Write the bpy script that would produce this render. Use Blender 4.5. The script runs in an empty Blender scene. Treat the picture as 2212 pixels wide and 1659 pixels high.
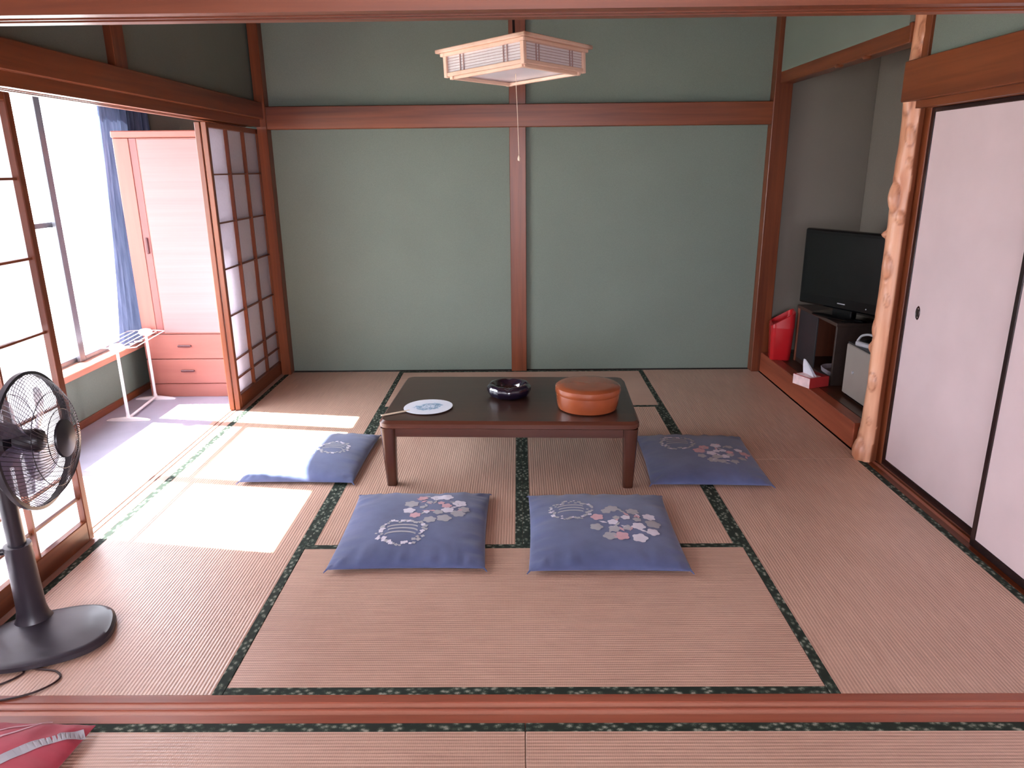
import bpy, bmesh, math, random
from mathutils import Vector, Matrix, noise

# ------------------------------------------------------------------ camera, world, sun, exposure
scene = bpy.context.scene
col = scene.collection
rnd = random.Random(7)

CAM_POS = Vector((-0.00863, -1.80858, 1.49472))
PITCH, YAW, ROLL = math.radians(16.493), math.radians(-0.642), math.radians(-0.589)
F_PX = 1575.295
fwd = Vector((math.sin(YAW)*math.cos(PITCH), math.cos(YAW)*math.cos(PITCH), -math.sin(PITCH)))
rgt0 = Vector((math.cos(YAW), -math.sin(YAW), 0))
up0 = rgt0.cross(fwd)
rgt = math.cos(ROLL)*rgt0 + math.sin(ROLL)*up0
upv = -math.sin(ROLL)*rgt0 + math.cos(ROLL)*up0
cam_d = bpy.data.cameras.new('camera')
cam = bpy.data.objects.new('camera', cam_d); col.objects.link(cam)
cam_d.sensor_fit = 'HORIZONTAL'; cam_d.sensor_width = 36.0
cam_d.lens = 36.0*F_PX/2212.0
cam_d.clip_start = 0.02
m = Matrix((rgt, upv, -fwd)).transposed().to_4x4(); m.translation = CAM_POS
cam.matrix_world = m
scene.camera = cam

world = bpy.data.worlds.new('sky'); scene.world = world; world.use_nodes = True
bg = world.node_tree.nodes['Background']
bg.inputs['Color'].default_value = (0.90, 0.88, 1.0, 1)
bg.inputs['Strength'].default_value = 15.0

sun_d = bpy.data.lights.new('sun', 'SUN'); sun_d.energy = 54.0; sun_d.angle = math.radians(0.6)
sun_d.color = (1.0, 0.96, 0.93)
sun = bpy.data.objects.new('sun', sun_d); col.objects.link(sun)
sun.rotation_euler = Vector((1.0, -0.16, -1.125)).to_track_quat('-Z', 'Y').to_euler()

def portal(name, loc, sx, sy, aim):
    d = bpy.data.lights.new(name, 'AREA'); d.shape = 'RECTANGLE'; d.size = sx; d.size_y = sy
    d.cycles.is_portal = True
    o = bpy.data.objects.new(name, d); col.objects.link(o); o.location = loc
    o.rotation_euler = Vector(aim).to_track_quat('-Z', 'Z').to_euler()
portal('sky_portal_main', (-2.80, 1.70, 1.17), 3.5, 1.66, (1, 0, 0))
portal('sky_portal_anteroom', (-2.80, -1.80, 1.17), 3.5, 1.66, (1, 0, 0))
portal('sky_portal_rear', (0.0, -3.95, 1.35), 2.3, 1.3, (0, 1, 0))

vs = scene.view_settings
scene.display_settings.display_device = 'sRGB'
vs.view_transform = 'Standard'; vs.look = 'None'; vs.gamma = 1.0; vs.use_curve_mapping = False
vs.exposure = 0.2
scene.cycles.max_bounces = 10; scene.cycles.diffuse_bounces = 7; scene.cycles.transparent_max_bounces = 16
scene.cycles.sample_clamp_indirect = 12.0
scene.cycles.caustics_reflective = False; scene.cycles.caustics_refractive = False

# ------------------------------------------------------------------ geometry helpers
class G:
    """collects shapes for one mesh object"""
    def __init__(s): s.v = []; s.f = []; s.m = []; s.cur = 0
    def add(s, vs_, fs):
        o = len(s.v); s.v += [tuple(p) for p in vs_]
        for f in fs: s.f.append(tuple(i+o for i in f)); s.m.append(s.cur)
        return s
    def box(s, x0, x1, y0, y1, z0, z1, bev=0.0, seg=1):
        if bev <= 0:
            P = [(x0,y0,z0),(x1,y0,z0),(x1,y1,z0),(x0,y1,z0),(x0,y0,z1),(x1,y0,z1),(x1,y1,z1),(x0,y1,z1)]
            return s.add(P, [(3,2,1,0),(4,5,6,7),(0,1,5,4),(1,2,6,5),(2,3,7,6),(3,0,4,7)])
        bm = bmesh.new(); bmesh.ops.create_cube(bm, size=1)
        for v in bm.verts:
            v.co = Vector(((x0+x1)/2+v.co.x*(x1-x0), (y0+y1)/2+v.co.y*(y1-y0), (z0+z1)/2+v.co.z*(z1-z0)))
        b = min(bev, 0.45*min(x1-x0, y1-y0, z1-z0))
        bmesh.ops.bevel(bm, geom=bm.edges[:], offset=b, segments=seg, affect='EDGES', profile=0.5)
        bm.verts.index_update()
        s.add([v.co for v in bm.verts], [[v.index for v in f.verts] for f in bm.faces]); bm.free()
        return s
    def tube(s, pts, r, n=8, closed=False, cap=True):
        pts = [Vector(p) for p in pts]; N = len(pts)
        rr = r if isinstance(r, (list, tuple)) else [r]*N
        rings = []; ref = None
        for i, p in enumerate(pts):
            a = pts[(i-1) % N] if (closed or i > 0) else p
            b = pts[(i+1) % N] if (closed or i < N-1) else p
            t = (b-a).normalized()
            if ref is None:
                ref = Vector((0,0,1)) if abs(t.z) < .9 else Vector((1,0,0))
            u = (ref - t*ref.dot(t)).normalized(); w = t.cross(u); ref = u
            rings.append([p + rr[i]*(math.cos(2*math.pi*k/n)*u + math.sin(2*math.pi*k/n)*w) for k in range(n)])
        V = [q for R in rings for q in R]; F = []
        for i in range(N if closed else N-1):
            j = (i+1) % N
            for k in range(n):
                F.append((i*n+k, i*n+(k+1) % n, j*n+(k+1) % n, j*n+k))
        if cap and not closed:
            F.append(tuple(reversed(range(n)))); F.append(tuple((N-1)*n+k for k in range(n)))
        return s.add(V, F)
    def lathe(s, prof, n=48, c=(0,0,0), M=None, closed=False):
        V = []; F = []; L = len(prof)
        for k in range(n):
            a = 2*math.pi*k/n
            for r, z in prof:
                p = Vector((r*math.cos(a), r*math.sin(a), z))
                if M is not None: p = M @ p
                V.append(p + Vector(c))
        for k in range(n):
            k2 = (k+1) % n
            for i in range(L if closed else L-1):
                i2 = (i+1) % L
                F.append((k*L+i, k2*L+i, k2*L+i2, k*L+i2))
        if not closed:
            if prof[0][0] > 1e-6: F.append(tuple(k*L for k in reversed(range(n))))
            if prof[-1][0] > 1e-6: F.append(tuple(k*L+L-1 for k in range(n)))
        return s.add(V, F)
    def prism(s, poly, axis, a, b):
        """poly in the two other axes (xyz order), extruded from a to b"""
        def mk(p, t):
            return {'x': (t, p[0], p[1]), 'y': (p[0], t, p[1]), 'z': (p[0], p[1], t)}[axis]
        n = len(poly)
        V = [mk(p, a) for p in poly] + [mk(p, b) for p in poly]
        F = [tuple(range(n)), tuple(reversed(range(n, 2*n)))] + [(i, i+n, (i+1) % n+n, (i+1) % n) for i in range(n)]
        return s.add(V, F)
    def xf(s, M, start=0):
        for i in range(start, len(s.v)): s.v[i] = tuple(M @ Vector(s.v[i]))
        return s
    def mesh(s, name, mats, smooth=None):
        me = bpy.data.meshes.new(name); me.from_pydata(s.v, [], s.f)
        for mt in (mats if isinstance(mats, (list, tuple)) else [mats]): me.materials.append(mt)
        if any(s.m): me.polygons.foreach_set('material_index', s.m)
        bm = bmesh.new(); bm.from_mesh(me); bmesh.ops.recalc_face_normals(bm, faces=bm.faces); bm.to_mesh(me); bm.free()
        if smooth is not None:
            me.polygons.foreach_set('use_smooth', [True]*len(me.polygons)); me.set_sharp_from_angle(angle=math.radians(smooth))
        me.update(); return me
    def obj(s, name, mats, parent=None, smooth=None, loc=None, rotz=0):
        return link(name, s.mesh(name, mats, smooth), parent, loc, rotz)

def link(name, data, parent=None, loc=None, rotz=0):
    o = bpy.data.objects.new(name, data); col.objects.link(o)
    if parent is not None: o.parent = parent
    if loc is not None: o.location = loc
    o.rotation_euler = (0, 0, rotz)
    return o
def thing(name, label, cat, loc=(0,0,0), rotz=0, group=None):
    o = link(name, None, None, loc, rotz); o.empty_display_size = .1
    return tag(o, label, cat, group)
def tag(o, label, cat, group=None):
    o['label'] = label; o['category'] = cat
    if group: o['group'] = group
    return o
def struct(o, label=None):
    o['kind'] = 'structure'
    if label: o['label'] = label
    return o
def rotm(axis, deg): return Matrix.Rotation(math.radians(deg), 4, axis)
def bez(P, n=12):
    """Catmull-Rom through P"""
    P = [Vector(p) for p in P]; out = []
    Q = [P[0]*2-P[1]] + P + [P[-1]*2-P[-2]]
    for i in range(1, len(Q)-2):
        for k in range(n):
            t = k/n; a, b, c, d = Q[i-1], Q[i], Q[i+1], Q[i+2]
            out.append(.5*((2*b) + (c-a)*t + (2*a-5*b+4*c-d)*t*t + (3*b-a-3*c+d)*t**3))
    out.append(P[-1]); return out

# ------------------------------------------------------------------ materials
def lin(r, g, b):
    f = lambda c: (c/255/12.92) if c/255 <= .04045 else ((c/255+.055)/1.055)**2.4
    return (f(r), f(g), f(b), 1)
class NT:
    def __init__(s, name):
        s.mat = bpy.data.materials.new(name); s.mat.use_nodes = True; s.t = s.mat.node_tree
        s.p = s.t.nodes['Principled BSDF']; s.out = s.t.nodes['Material Output']
    def n(s, typ, **k):
        nd = s.t.nodes.new(typ)
        for a, b in k.items():
            if a in ('operation', 'data_type', 'blend_type', 'feature', 'noise_dimensions', 'vector_type', 'attribute_name', 'wave_type', 'bands_direction', 'distance'):
                setattr(nd, a, b)
            else: nd.inputs[a].default_value = b
        return nd
    def l(s, a, b): s.t.links.new(a, b)
    def obj(s, scale=(1,1,1), rot=(0,0,0)):
        tc = s.n('ShaderNodeTexCoord'); mp = s.n('ShaderNodeMapping')
        mp.inputs['Scale'].default_value = scale; mp.inputs['Rotation'].default_value = rot
        s.l(tc.outputs['Object'], mp.inputs['Vector']); return mp.outputs['Vector']
    def ramp(s, fac, stops):
        r = s.n('ShaderNodeValToRGB'); e = r.color_ramp.elements
        while len(e) < len(stops): e.new(.5)
        for i, (p, c) in enumerate(stops): e[i].position = p; e[i].color = c
        s.l(fac, r.inputs['Fac']); return r.outputs['Color']
    def bump(s, h, strength=.2, dist=.002):
        b = s.n('ShaderNodeBump', Strength=strength, Distance=dist); s.l(h, b.inputs['Height'])
        s.l(b.outputs['Normal'], s.p.inputs['Normal'])
    def set(s, **k):
        for a, b in k.items(): s.p.inputs[a.replace('_', ' ')].default_value = b
        return s
def plain(name, c, rough=.5, var=.08, scale=30, bump=0.0, **k):
    t = NT(name); nz = t.n('ShaderNodeTexNoise', Scale=scale, Detail=3.0); t.l(t.obj(), nz.inputs['Vector'])
    lo = tuple(x*(1-var) for x in c[:3])+(1,); hi = tuple(min(1, x*(1+var)) for x in c[:3])+(1,)
    t.l(t.ramp(nz.outputs['Fac'], [(.3, lo), (.7, hi)]), t.p.inputs['Base Color'])
    if bump: t.bump(nz.outputs['Fac'], bump, .002)
    t.set(Roughness=rough, **k); return t.mat
def wood(name, c1, c2, axis='x', rough=.36, freq=26.0, spec=.5, bump=.08, coat=0.0):
    t = NT(name); lo = 1.1
    sc = {'x': (lo, freq, freq), 'y': (freq, lo, freq), 'z': (freq, freq, lo)}[axis]
    n1 = t.n('ShaderNodeTexNoise', Scale=1.0, Detail=5.0, Roughness=.6, Distortion=.6); t.l(t.obj(sc), n1.inputs['Vector'])
    n2 = t.n('ShaderNodeTexNoise', Scale=1.0, Detail=2.0); t.l(t.obj(tuple(v*.22 for v in sc)), n2.inputs['Vector'])
    mx = t.n('ShaderNodeMath', operation='ADD'); t.l(n1.outputs['Fac'], mx.inputs[0]); t.l(n2.outputs['Fac'], mx.inputs[1])
    hf = t.n('ShaderNodeMath', operation='MULTIPLY'); t.l(mx.outputs[0], hf.inputs[0]); hf.inputs[1].default_value = .5
    t.l(t.ramp(hf.outputs[0], [(.34, c1), (.66, c2)]), t.p.inputs['Base Color'])
    t.bump(n1.outputs['Fac'], bump, .002)
    t.set(Roughness=rough, Specular_IOR_Level=spec, Coat_Weight=coat, Coat_Roughness=.25); return t.mat
def plaster(name, c, var=.14):
    t = NT(name)
    n1 = t.n('ShaderNodeTexNoise', Scale=420.0, Detail=3.0); t.l(t.obj(), n1.inputs['Vector'])
    n2 = t.n('ShaderNodeTexNoise', Scale=2.2, Detail=3.0); t.l(t.obj(), n2.inputs['Vector'])
    mx = t.n('ShaderNodeMath', operation='MULTIPLY_ADD'); t.l(n1.outputs['Fac'], mx.inputs[0]); mx.inputs[1].default_value = .8
    ad = t.n('ShaderNodeMath', operation='MULTIPLY'); t.l(n2.outputs['Fac'], ad.inputs[0]); ad.inputs[1].default_value = .2
    t.l(ad.outputs[0], mx.inputs[2])
    lo = tuple(x*(1-var) for x in c[:3])+(1,); hi = tuple(x*(1+var) for x in c[:3])+(1,)
    t.l(t.ramp(mx.outputs[0], [(.3, lo), (.7, hi)]), t.p.inputs['Base Color'])
    t.bump(n1.outputs['Fac'], .25, .0015); t.set(Roughness=.95, Specular_IOR_Level=.1); return t.mat
def tatami_mat_material():
    t = NT('tatami_weave'); tc = t.n('ShaderNodeTexCoord'); sp = t.n('ShaderNodeSeparateXYZ'); t.l(tc.outputs['Object'], sp.inputs[0])
    def sine(o, per):
        a = t.n('ShaderNodeMath', operation='MULTIPLY'); t.l(o, a.inputs[0]); a.inputs[1].default_value = 2*math.pi/per
        b = t.n('ShaderNodeMath', operation='SINE'); t.l(a.outputs[0], b.inputs[0]); return b.outputs[0]
    sy = sine(sp.outputs['Y'], .0115); sx = sine(sp.outputs['X'], .0058)
    pr = t.n('ShaderNodeMath', operation='MULTIPLY_ADD'); t.l(sx, pr.inputs[0]); pr.inputs[1].default_value = .3; t.l(sy, pr.inputs[2])
    n1 = t.n('ShaderNodeTexNoise', Scale=1.0, Detail=4.0, Roughness=.6); t.l(t.obj((5, 260, 1)), n1.inputs['Vector'])
    n2 = t.n('ShaderNodeTexNoise', Scale=2.2, Detail=3.0); t.l(t.obj(), n2.inputs['Vector'])
    a1 = t.n('ShaderNodeMath', operation='MULTIPLY_ADD'); t.l(pr.outputs[0], a1.inputs[0]); a1.inputs[1].default_value = .16; t.l(n1.outputs['Fac'], a1.inputs[2])
    a2 = t.n('ShaderNodeMath', operation='MULTIPLY_ADD'); t.l(n2.outputs['Fac'], a2.inputs[0]); a2.inputs[1].default_value = .35; t.l(a1.outputs[0], a2.inputs[2])
    t.l(t.ramp(a2.outputs[0], [(.35, TATAMI_LO), (1.0, TATAMI_HI)]), t.p.inputs['Base Color'])
    t.bump(pr.outputs[0], .35, .0012); t.set(Roughness=.4, Specular_IOR_Level=.9); return t.mat
def brocade():
    t = NT('border_brocade')
    v = t.n('ShaderNodeTexVoronoi', Scale=1.0, feature='F1'); t.l(t.obj((42, 60, 60)), v.inputs['Vector'])
    nz = t.n('ShaderNodeTexNoise', Scale=240.0, Detail=2.0); t.l(t.obj(), nz.inputs['Vector'])
    ad = t.n('ShaderNodeMath', operation='MULTIPLY_ADD'); t.l(nz.outputs['Fac'], ad.inputs[0]); ad.inputs[1].default_value = .5; t.l(v.outputs['Distance'], ad.inputs[2])
    t.l(t.ramp(ad.outputs[0], [(.40, lin(150,152,138)), (.54, lin(96,104,92)), (.68, lin(54,66,57)), (.85, lin(38,47,40))]), t.p.inputs['Base Color'])
    t.set(Roughness=.75, Specular_IOR_Level=.2); return t.mat
def paper(name, c, trans=.5):
    t = NT(name); t.t.nodes.remove(t.p)
    nz = t.n('ShaderNodeTexNoise', Scale=60.0, Detail=4.0); t.l(t.obj(), nz.inputs['Vector'])
    cr = t.ramp(nz.outputs['Fac'], [(.3, tuple(x*.95 for x in c[:3])+(1,)), (.7, c)])
    d = t.n('ShaderNodeBsdfDiffuse'); tr = t.n('ShaderNodeBsdfTranslucent'); mx = t.n('ShaderNodeMixShader', Fac=trans)
    t.l(cr, d.inputs['Color']); t.l(cr, tr.inputs['Color'])
    t.l(d.outputs[0], mx.inputs[1]); t.l(tr.outputs[0], mx.inputs[2]); t.l(mx.outputs[0], t.out.inputs['Surface']); return t.mat
def pane_glass(name):
    t = NT(name); t.t.nodes.remove(t.p)
    a = t.n('ShaderNodeBsdfTransparent', Color=(.93, .96, .95, 1)); b = t.n('ShaderNodeBsdfGlossy', Roughness=.03)
    lw = t.n('ShaderNodeLayerWeight', Blend=.5); pw = t.n('ShaderNodeMath', operation='POWER'); t.l(lw.outputs['Facing'], pw.inputs[0]); pw.inputs[1].default_value = 5.0
    fr = t.n('ShaderNodeMath', operation='MULTIPLY_ADD'); t.l(pw.outputs[0], fr.inputs[0]); fr.inputs[1].default_value = .6; fr.inputs[2].default_value = .03
    mx = t.n('ShaderNodeMixShader')
    t.l(fr.outputs[0], mx.inputs[0]); t.l(a.outputs[0], mx.inputs[1]); t.l(b.outputs[0], mx.inputs[2]); t.l(mx.outputs[0], t.out.inputs['Surface']); return t.mat

TATAMI_LO = lin(168, 132, 114); TATAMI_HI = lin(219, 184, 162)
W1, W2 = lin(82, 35, 16), lin(132, 70, 38)          # red-brown stained cedar of posts and rails
M = {}
for ax in 'xyz': M['wood_'+ax] = wood('red_cedar_'+ax, W1, W2, ax)
M['groove_wood_x'] = wood('worn_groove_wood_x', lin(176,112,92), lin(206,146,124), 'x', .4)
M['groove_wood_y'] = wood('worn_groove_wood_y', lin(176,112,92), lin(206,146,124), 'y', .4)
M['ceil_wood'] = wood('ceiling_cedar', lin(112,72,46), lin(150,104,72), 'y', .6)
M['pale_sill'] = wood('pale_sill_wood', lin(172,132,118), lin(200,162,146), 'y', .4)  # one even wood colour, paler than the other sills
M['beam_wood'] = wood('alcove_beam_wood', lin(124,56,36), lin(170,92,62), 'y', .36)
M['sill_wood'] = wood('threshold_wood', lin(122,62,46), lin(164,96,74), 'x', .36)
M['plaster_green'] = plaster('green_sand_plaster', lin(118,129,119))
M['plaster_grey'] = plaster('grey_sand_plaster', lin(130,124,114))
M['tatami'] = tatami_mat_material(); M['brocade'] = brocade()
M['shoji_paper'] = paper('shoji_paper', (.86, .84, .88, 1), .55)
M['glass'] = pane_glass('window_glass')
M['veranda'] = plain('pale_veranda_vinyl', lin(160,154,172), .32, .05, 9)
M['alu'] = plain('grey_aluminium', lin(120,122,132), .4, .05, 40, Metallic=.6)
M['fusuma'] = plain('fusuma_paper', lin(202,183,183), .8, .035, 5)
M['lacquer'] = plain('dark_lacquer', lin(34,20,20), .25, .1, 20)
M['alcove_floor'] = wood('alcove_floor_wood', lin(48,26,16), lin(76,44,26), 'y', .3)
M['concrete'] = plain('pale_ground', lin(170,168,160), .9, .1, 3)

# ------------------------------------------------------------------ floor and mats
U = 0.9
floor = struct(G().box(-1.80, 1.80, -3.60, 3.60, -.10, -.052).box(-2.82, 2.57, -3.82, 3.82, -.18, -.1005).obj('floor', M['ceil_wood']))  # wider lower slab is unseen, added to block light leaking through gaps
body_me = G().box(-U+.001, U-.001, -U/2+.001, U/2-.001, -.05, 0, .002).mesh('tatami_mat', M['tatami'])
heri_me = G().box(-U+.001, U-.001, -.016, .016, -.004, .0009, .0006).mesh('cloth_border', M['brocade'])
def mat_piece(cx, cy, along, sides=(-1, 1)):
    o = link('tatami_mat', body_me, floor, (cx, cy, 0), 0 if along == 'x' else math.pi/2)
    for s in sides:
        link('cloth_border', heri_me, o, (0, s*(U/2-.0165), 0))
for cx, cy, al in [(0,.45,'x'), (-.45,1.8,'y'), (.45,1.8,'y'), (0,3.15,'x'), (-1.35,.9,'y'), (-1.35,2.7,'y'), (1.35,.9,'y')]:
    mat_piece(cx, cy, al)
mat_piece(1.35, 2.7, 'y', (1,))
for cx, cy, al in [(-.90,-.565,'x'), (.90,-.565,'x'), (-.90,-1.465,'x'), (.90,-1.465,'x'), (-.90,-2.365,'x'), (.90,-2.365,'x'), (-.90,-3.265,'x'), (.90,-3.265,'x')]:
    mat_piece(cx, cy, al)

def grooved(name, axis, lo, hi, a, b, z0, z1, wm, gm, up=True, gd=.004):
    """sill or lintel with two sliding grooves; lo..hi across, a..b along"""
    w = hi-lo; g1 = (lo+.27*w, lo+.47*w); g2 = (lo+.53*w, lo+.73*w)
    zt, zg = (z1, z1-gd) if up else (z0, z0+gd); zo = z0 if up else z1
    poly = [(lo, zo), (lo, zt), (g1[0], zt), (g1[0], zg), (g1[1], zg), (g1[1], zt), (g2[0], zt), (g2[0], zg), (g2[1], zg), (g2[1], zt), (hi, zt), (hi, zo)]
    o = struct(G().prism(poly, axis, a, b).obj(name, wm))
    e = .0006 if up else -.0006
    for g in (g1, g2):
        q = G(); zz = sorted((zg-e, zg+e))
        if axis == 'x': q.box(a, b, g[0]+.0005, g[1]-.0005, zz[0], zz[1])
        else: q.box(g[0]+.0005, g[1]-.0005, a, b, zz[0], zz[1])
        q.obj('groove_strip', gm, o)
    return o
grooved('trim_1', 'x', -.115, 0.0, -1.80, 1.80, -.05, .001, M['sill_wood'], M['groove_wood_x'])['label'] = 'grooved wooden threshold between the two mat rooms'
grooved('trim_2', 'x', -.115, 0.0, -1.80, 1.80, 1.815, 1.98, M['wood_x'], M['wood_x'], up=False)['label'] = 'grooved wooden lintel spanning the opening overhead'
grooved('trim_3', 'y', -1.92, -1.801, 0.0, 3.59, -.05, .001, M['pale_sill'], M['pale_sill'])['label'] = 'grooved sill along the veranda side'
grooved('trim_4', 'y', 1.801, 1.91, -3.60, 1.925, -.05, .002, M['wood_y'], M['groove_wood_y'])['label'] = 'grooved sill under the plain sliding doors'
grooved('trim_5', 'y', -1.92, -1.801, -3.60, -.115, -.05, .001, M['wood_y'], M['groove_wood_y'])['label'] = 'grooved veranda sill of the front room'

# ------------------------------------------------------------------ walls
CEIL = 2.52
struct_wall = lambda name, g, mt: struct(g.obj(name, mt))
wb = struct_wall('wall_back', G().box(-1.92, 2.55, 3.62, 3.70, -.1, CEIL), M['plaster_green'])
G().box(-.070, .046, 3.585, 3.625, 0, CEIL, .003).obj('post', M['wood_z'], wb)
G().box(-1.822, -1.752, 3.53, 3.625, 0, CEIL, .003).obj('post', M['wood_z'], wb)
G().box(1.742, 1.862, 3.53, 3.625, 0, CEIL, .003).obj('post', M['wood_z'], wb)
G().box(-1.78, 1.855, 3.545, 3.625, 1.768, 1.918, .004).obj('rail', M['wood_x'], wb)
G().box(-1.75, 1.74, 3.608, 3.625, 0, .007).obj('baseboard', M['lacquer'], wb)

wl = struct_wall('wall_left', G().box(-1.90, -1.835, -3.60, 3.62, 1.93, CEIL), M['plaster_green'])
G().box(-1.86, -1.768, 0.0, 3.54, 1.836, 1.942, .004).obj('rail', M['wood_y'], wl)
G().box(-1.86, -1.768, -3.60, -.115, 1.836, 1.942, .004).obj('rail', M['wood_y'], wl)
for y in (1.70, -1.8): G().box(-1.86, -1.80, y, y+.11, 1.94, CEIL, .003).obj('post', M['wood_z'], wl)
G().box(-1.90, -1.77, -.11, -.005, 0.0015, CEIL, .003).obj('post', M['wood_z'], wl)
grooved('trim_6', 'y', -1.925, -1.795, -3.60, 3.53, 1.785, 1.836, M['wood_y'], M['wood_y'], up=False)['label'] = 'grooved lintel above the veranda screens'

wr = struct_wall('wall_right', G().box(1.815, 1.88, -3.60, 1.80, 1.76, CEIL).box(1.93, 2.0, -3.6, 1.80, -.1, 1.80), M['plaster_green'])
G().box(1.765, 1.83, -.60, 1.822, 1.768, 1.944, .004).obj('rail', M['wood_y'], wr)
G().box(1.80, 1.84, 1.705, 1.76, 1.94, CEIL, .003).obj('post', M['wood_z'], wr)
G().box(1.86, 1.93, 1.718, 1.80, 0.003, 1.77, .003).obj('jamb', M['wood_z'], wr)
G().box(1.80, 1.93, -.115, -.0, 0.003, CEIL, .003).obj('post', M['wood_z'], wr)
grooved('trim_7', 'y', 1.80, 1.91, 0.0, 1.745, 1.737, 1.768, M['wood_y'], M['wood_y'], up=False)['label'] = 'grooved lintel above the plain sliding doors'

# alcove
wa = struct_wall('wall_alcove', G().box(2.47, 2.55, 1.80, 3.62, -.1, CEIL).box(1.93, 2.47, 1.80, 1.93, -.1, CEIL), M['plaster_grey'])
G().box(1.774, 1.86, 1.85, 3.615, 2.10, CEIL).obj('upper_plaster', M['plaster_green'], wa)
G().box(1.775, 1.865, 1.83, 3.55, 2.025, 2.112, .004).obj('beam', M['wood_y'], wa)
for y, r in ((2.62, .016), (2.28, .015)):
    G().lathe([(0, -.012), (r*.8, -.011), (r*1.2, 0), (r, .008)], 14).xf(Matrix.Translation((1.79, y, 2.026)) @ Matrix.Diagonal((1, 2.6, 1, 1))).obj('knot', M['wood_y'], wa, 40)
G().box(1.862, 2.468, 3.612, 3.619, .148, 2.4).obj('plaster_panel', M['plaster_grey'], wa)
fa = struct(G().box(1.83, 2.47, 1.93, 3.62, -.10, .125).obj('floor_alcove', M['alcove_floor']))
for k in range(4):
    x0 = 1.885 + k*.146
    G().box(x0, x0+.1445, 1.931, 3.61, .125, .147, .0015).obj('plank', M['alcove_floor'], fa)
G().box(1.803, 1.884, 1.94, 3.53, 0.001, .148, .006).obj('front_beam', M['beam_wood'], fa)

# ceiling (above the frame, it closes both rooms)
ce = struct(G().box(-1.92, 2.55, -3.70, 3.70, CEIL+.012, CEIL+.06).obj('ceiling', M['ceil_wood']))
cb = G().box(-.2245, .2245, -3.66, 3.60, CEIL, CEIL+.012).mesh('ceiling_board', M['ceil_wood'])
for k in range(8): link('ceiling_board', cb, ce, (-1.575+k*.45, 0, 0))
bt = G().box(-1.79, 1.79, -.014, .014, CEIL-.03, CEIL).mesh('batten', M['wood_x'])
for k in range(16): link('batten', bt, ce, (0, -3.4+k*.45, 0))

# rear wall with a window, behind the viewer
wre = G()
wre.box(-1.92, -1.15, -3.75, -3.62, -.1, CEIL).box(1.15, 2.0, -3.75, -3.62, -.1, CEIL)
wre.box(-1.15, 1.15, -3.75, -3.62, -.1, .70).box(-1.15, 1.15, -3.75, -3.62, 2.0, CEIL)
struct_wall('wall_rear', wre, M['plaster_green'])

# ------------------------------------------------------------------ veranda and its windows
struct(G().box(-2.78, -1.92, -3.75, 3.76, -.10, 0.0).obj('floor_veranda', M['veranda']))
wv = G()
wv.box(-2.80, -2.68, -3.75, 3.76, -.1, .33)
wv.box(-2.80, -2.68, -3.75, 3.76, 1.99, 2.34)
wv.box(-2.80, -2.68, 3.44, 3.76, .33, 1.99).box(-2.80, -2.68, -.08, .0, .33, 1.99).box(-2.80, -2.68, -3.75, -3.60, .33, 1.99)
wv = struct_wall('wall_veranda', wv, M['plaster_green'])
G().box(-2.682, -2.665, -3.6, 3.74, 0, .045, .002).obj('baseboard', M['wood_y'], wv)
G().box(-2.79, -2.615, -3.6, 3.70, .33, .370, .004).obj('sill', M['groove_wood_y'], wv)
struct_wall('wall_veranda_end', G().box(-2.80, -1.92, 3.74, 3.80, -.1, 2.34), M['plaster_grey'])
struct_wall('wall_veranda_rear', G().box(-2.80, -1.92, -3.80, -3.74, -.1, 2.34), M['plaster_grey'])
struct(G().box(-2.80, -1.90, -3.75, 3.76, 2.30, 2.36).obj('ceiling_veranda', M['ceil_wood']))

nwin = [0]
def sash(y0, y1, x, bar, label):
    nwin[0] += 1
    w = .056; z0, z1 = .372, 1.985
    root = struct(G().box(x-.012, x+.012, y0, y0+w, z0, z1, .003).box(x-.012, x+.012, y1-w, y1, z0, z1, .003)
                  .box(x-.011, x+.011, y0+w, y1-w, z0, z0+.03, .003).box(x-.011, x+.011, y0+w, y1-w, z1-.045, z1, .003).obj('window_%d' % nwin[0], M['alu']), label)
    if bar:
        G().box(x-.010, x+.010, y0+w, y1-w, 1.188, 1.218, .002).obj('glazing_bar', M['alu'], root)
        for a, b in ((z0+.03, 1.188), (1.218, z1-.045)):
            G().box(x-.002, x+.002, y0+w, y1-w, a, b).obj('pane', M['glass'], root)
    else: G().box(x-.002, x+.002, y0+w, y1-w, z0+.03, z1-.045).obj('pane', M['glass'], root)
for y0, y1, x, bar, lb in [(0.0,.90,-2.755,True,'sliding window sash nearest the front room'), (.86,1.76,-2.725,True,'second sliding window sash behind the paper screen'),
        (1.72,2.605,-2.755,True,'sliding window sash with a crossbar'), (2.522,3.43,-2.725,False,'undivided sliding window sash beside the curtain'),
        (-3.58,-2.70,-2.755,True,None), (-2.74,-1.84,-2.725,True,None), (-1.88,-.98,-2.755,True,None), (-1.02,-.09,-2.725,True,None)]:
    sash(y0, y1, x, bar, lb)
struct(G().box(-30, -2.80, -25, 25, -.55, -.45).obj('ground', M['concrete']), 'pale sunlit yard outside the windows')

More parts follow.
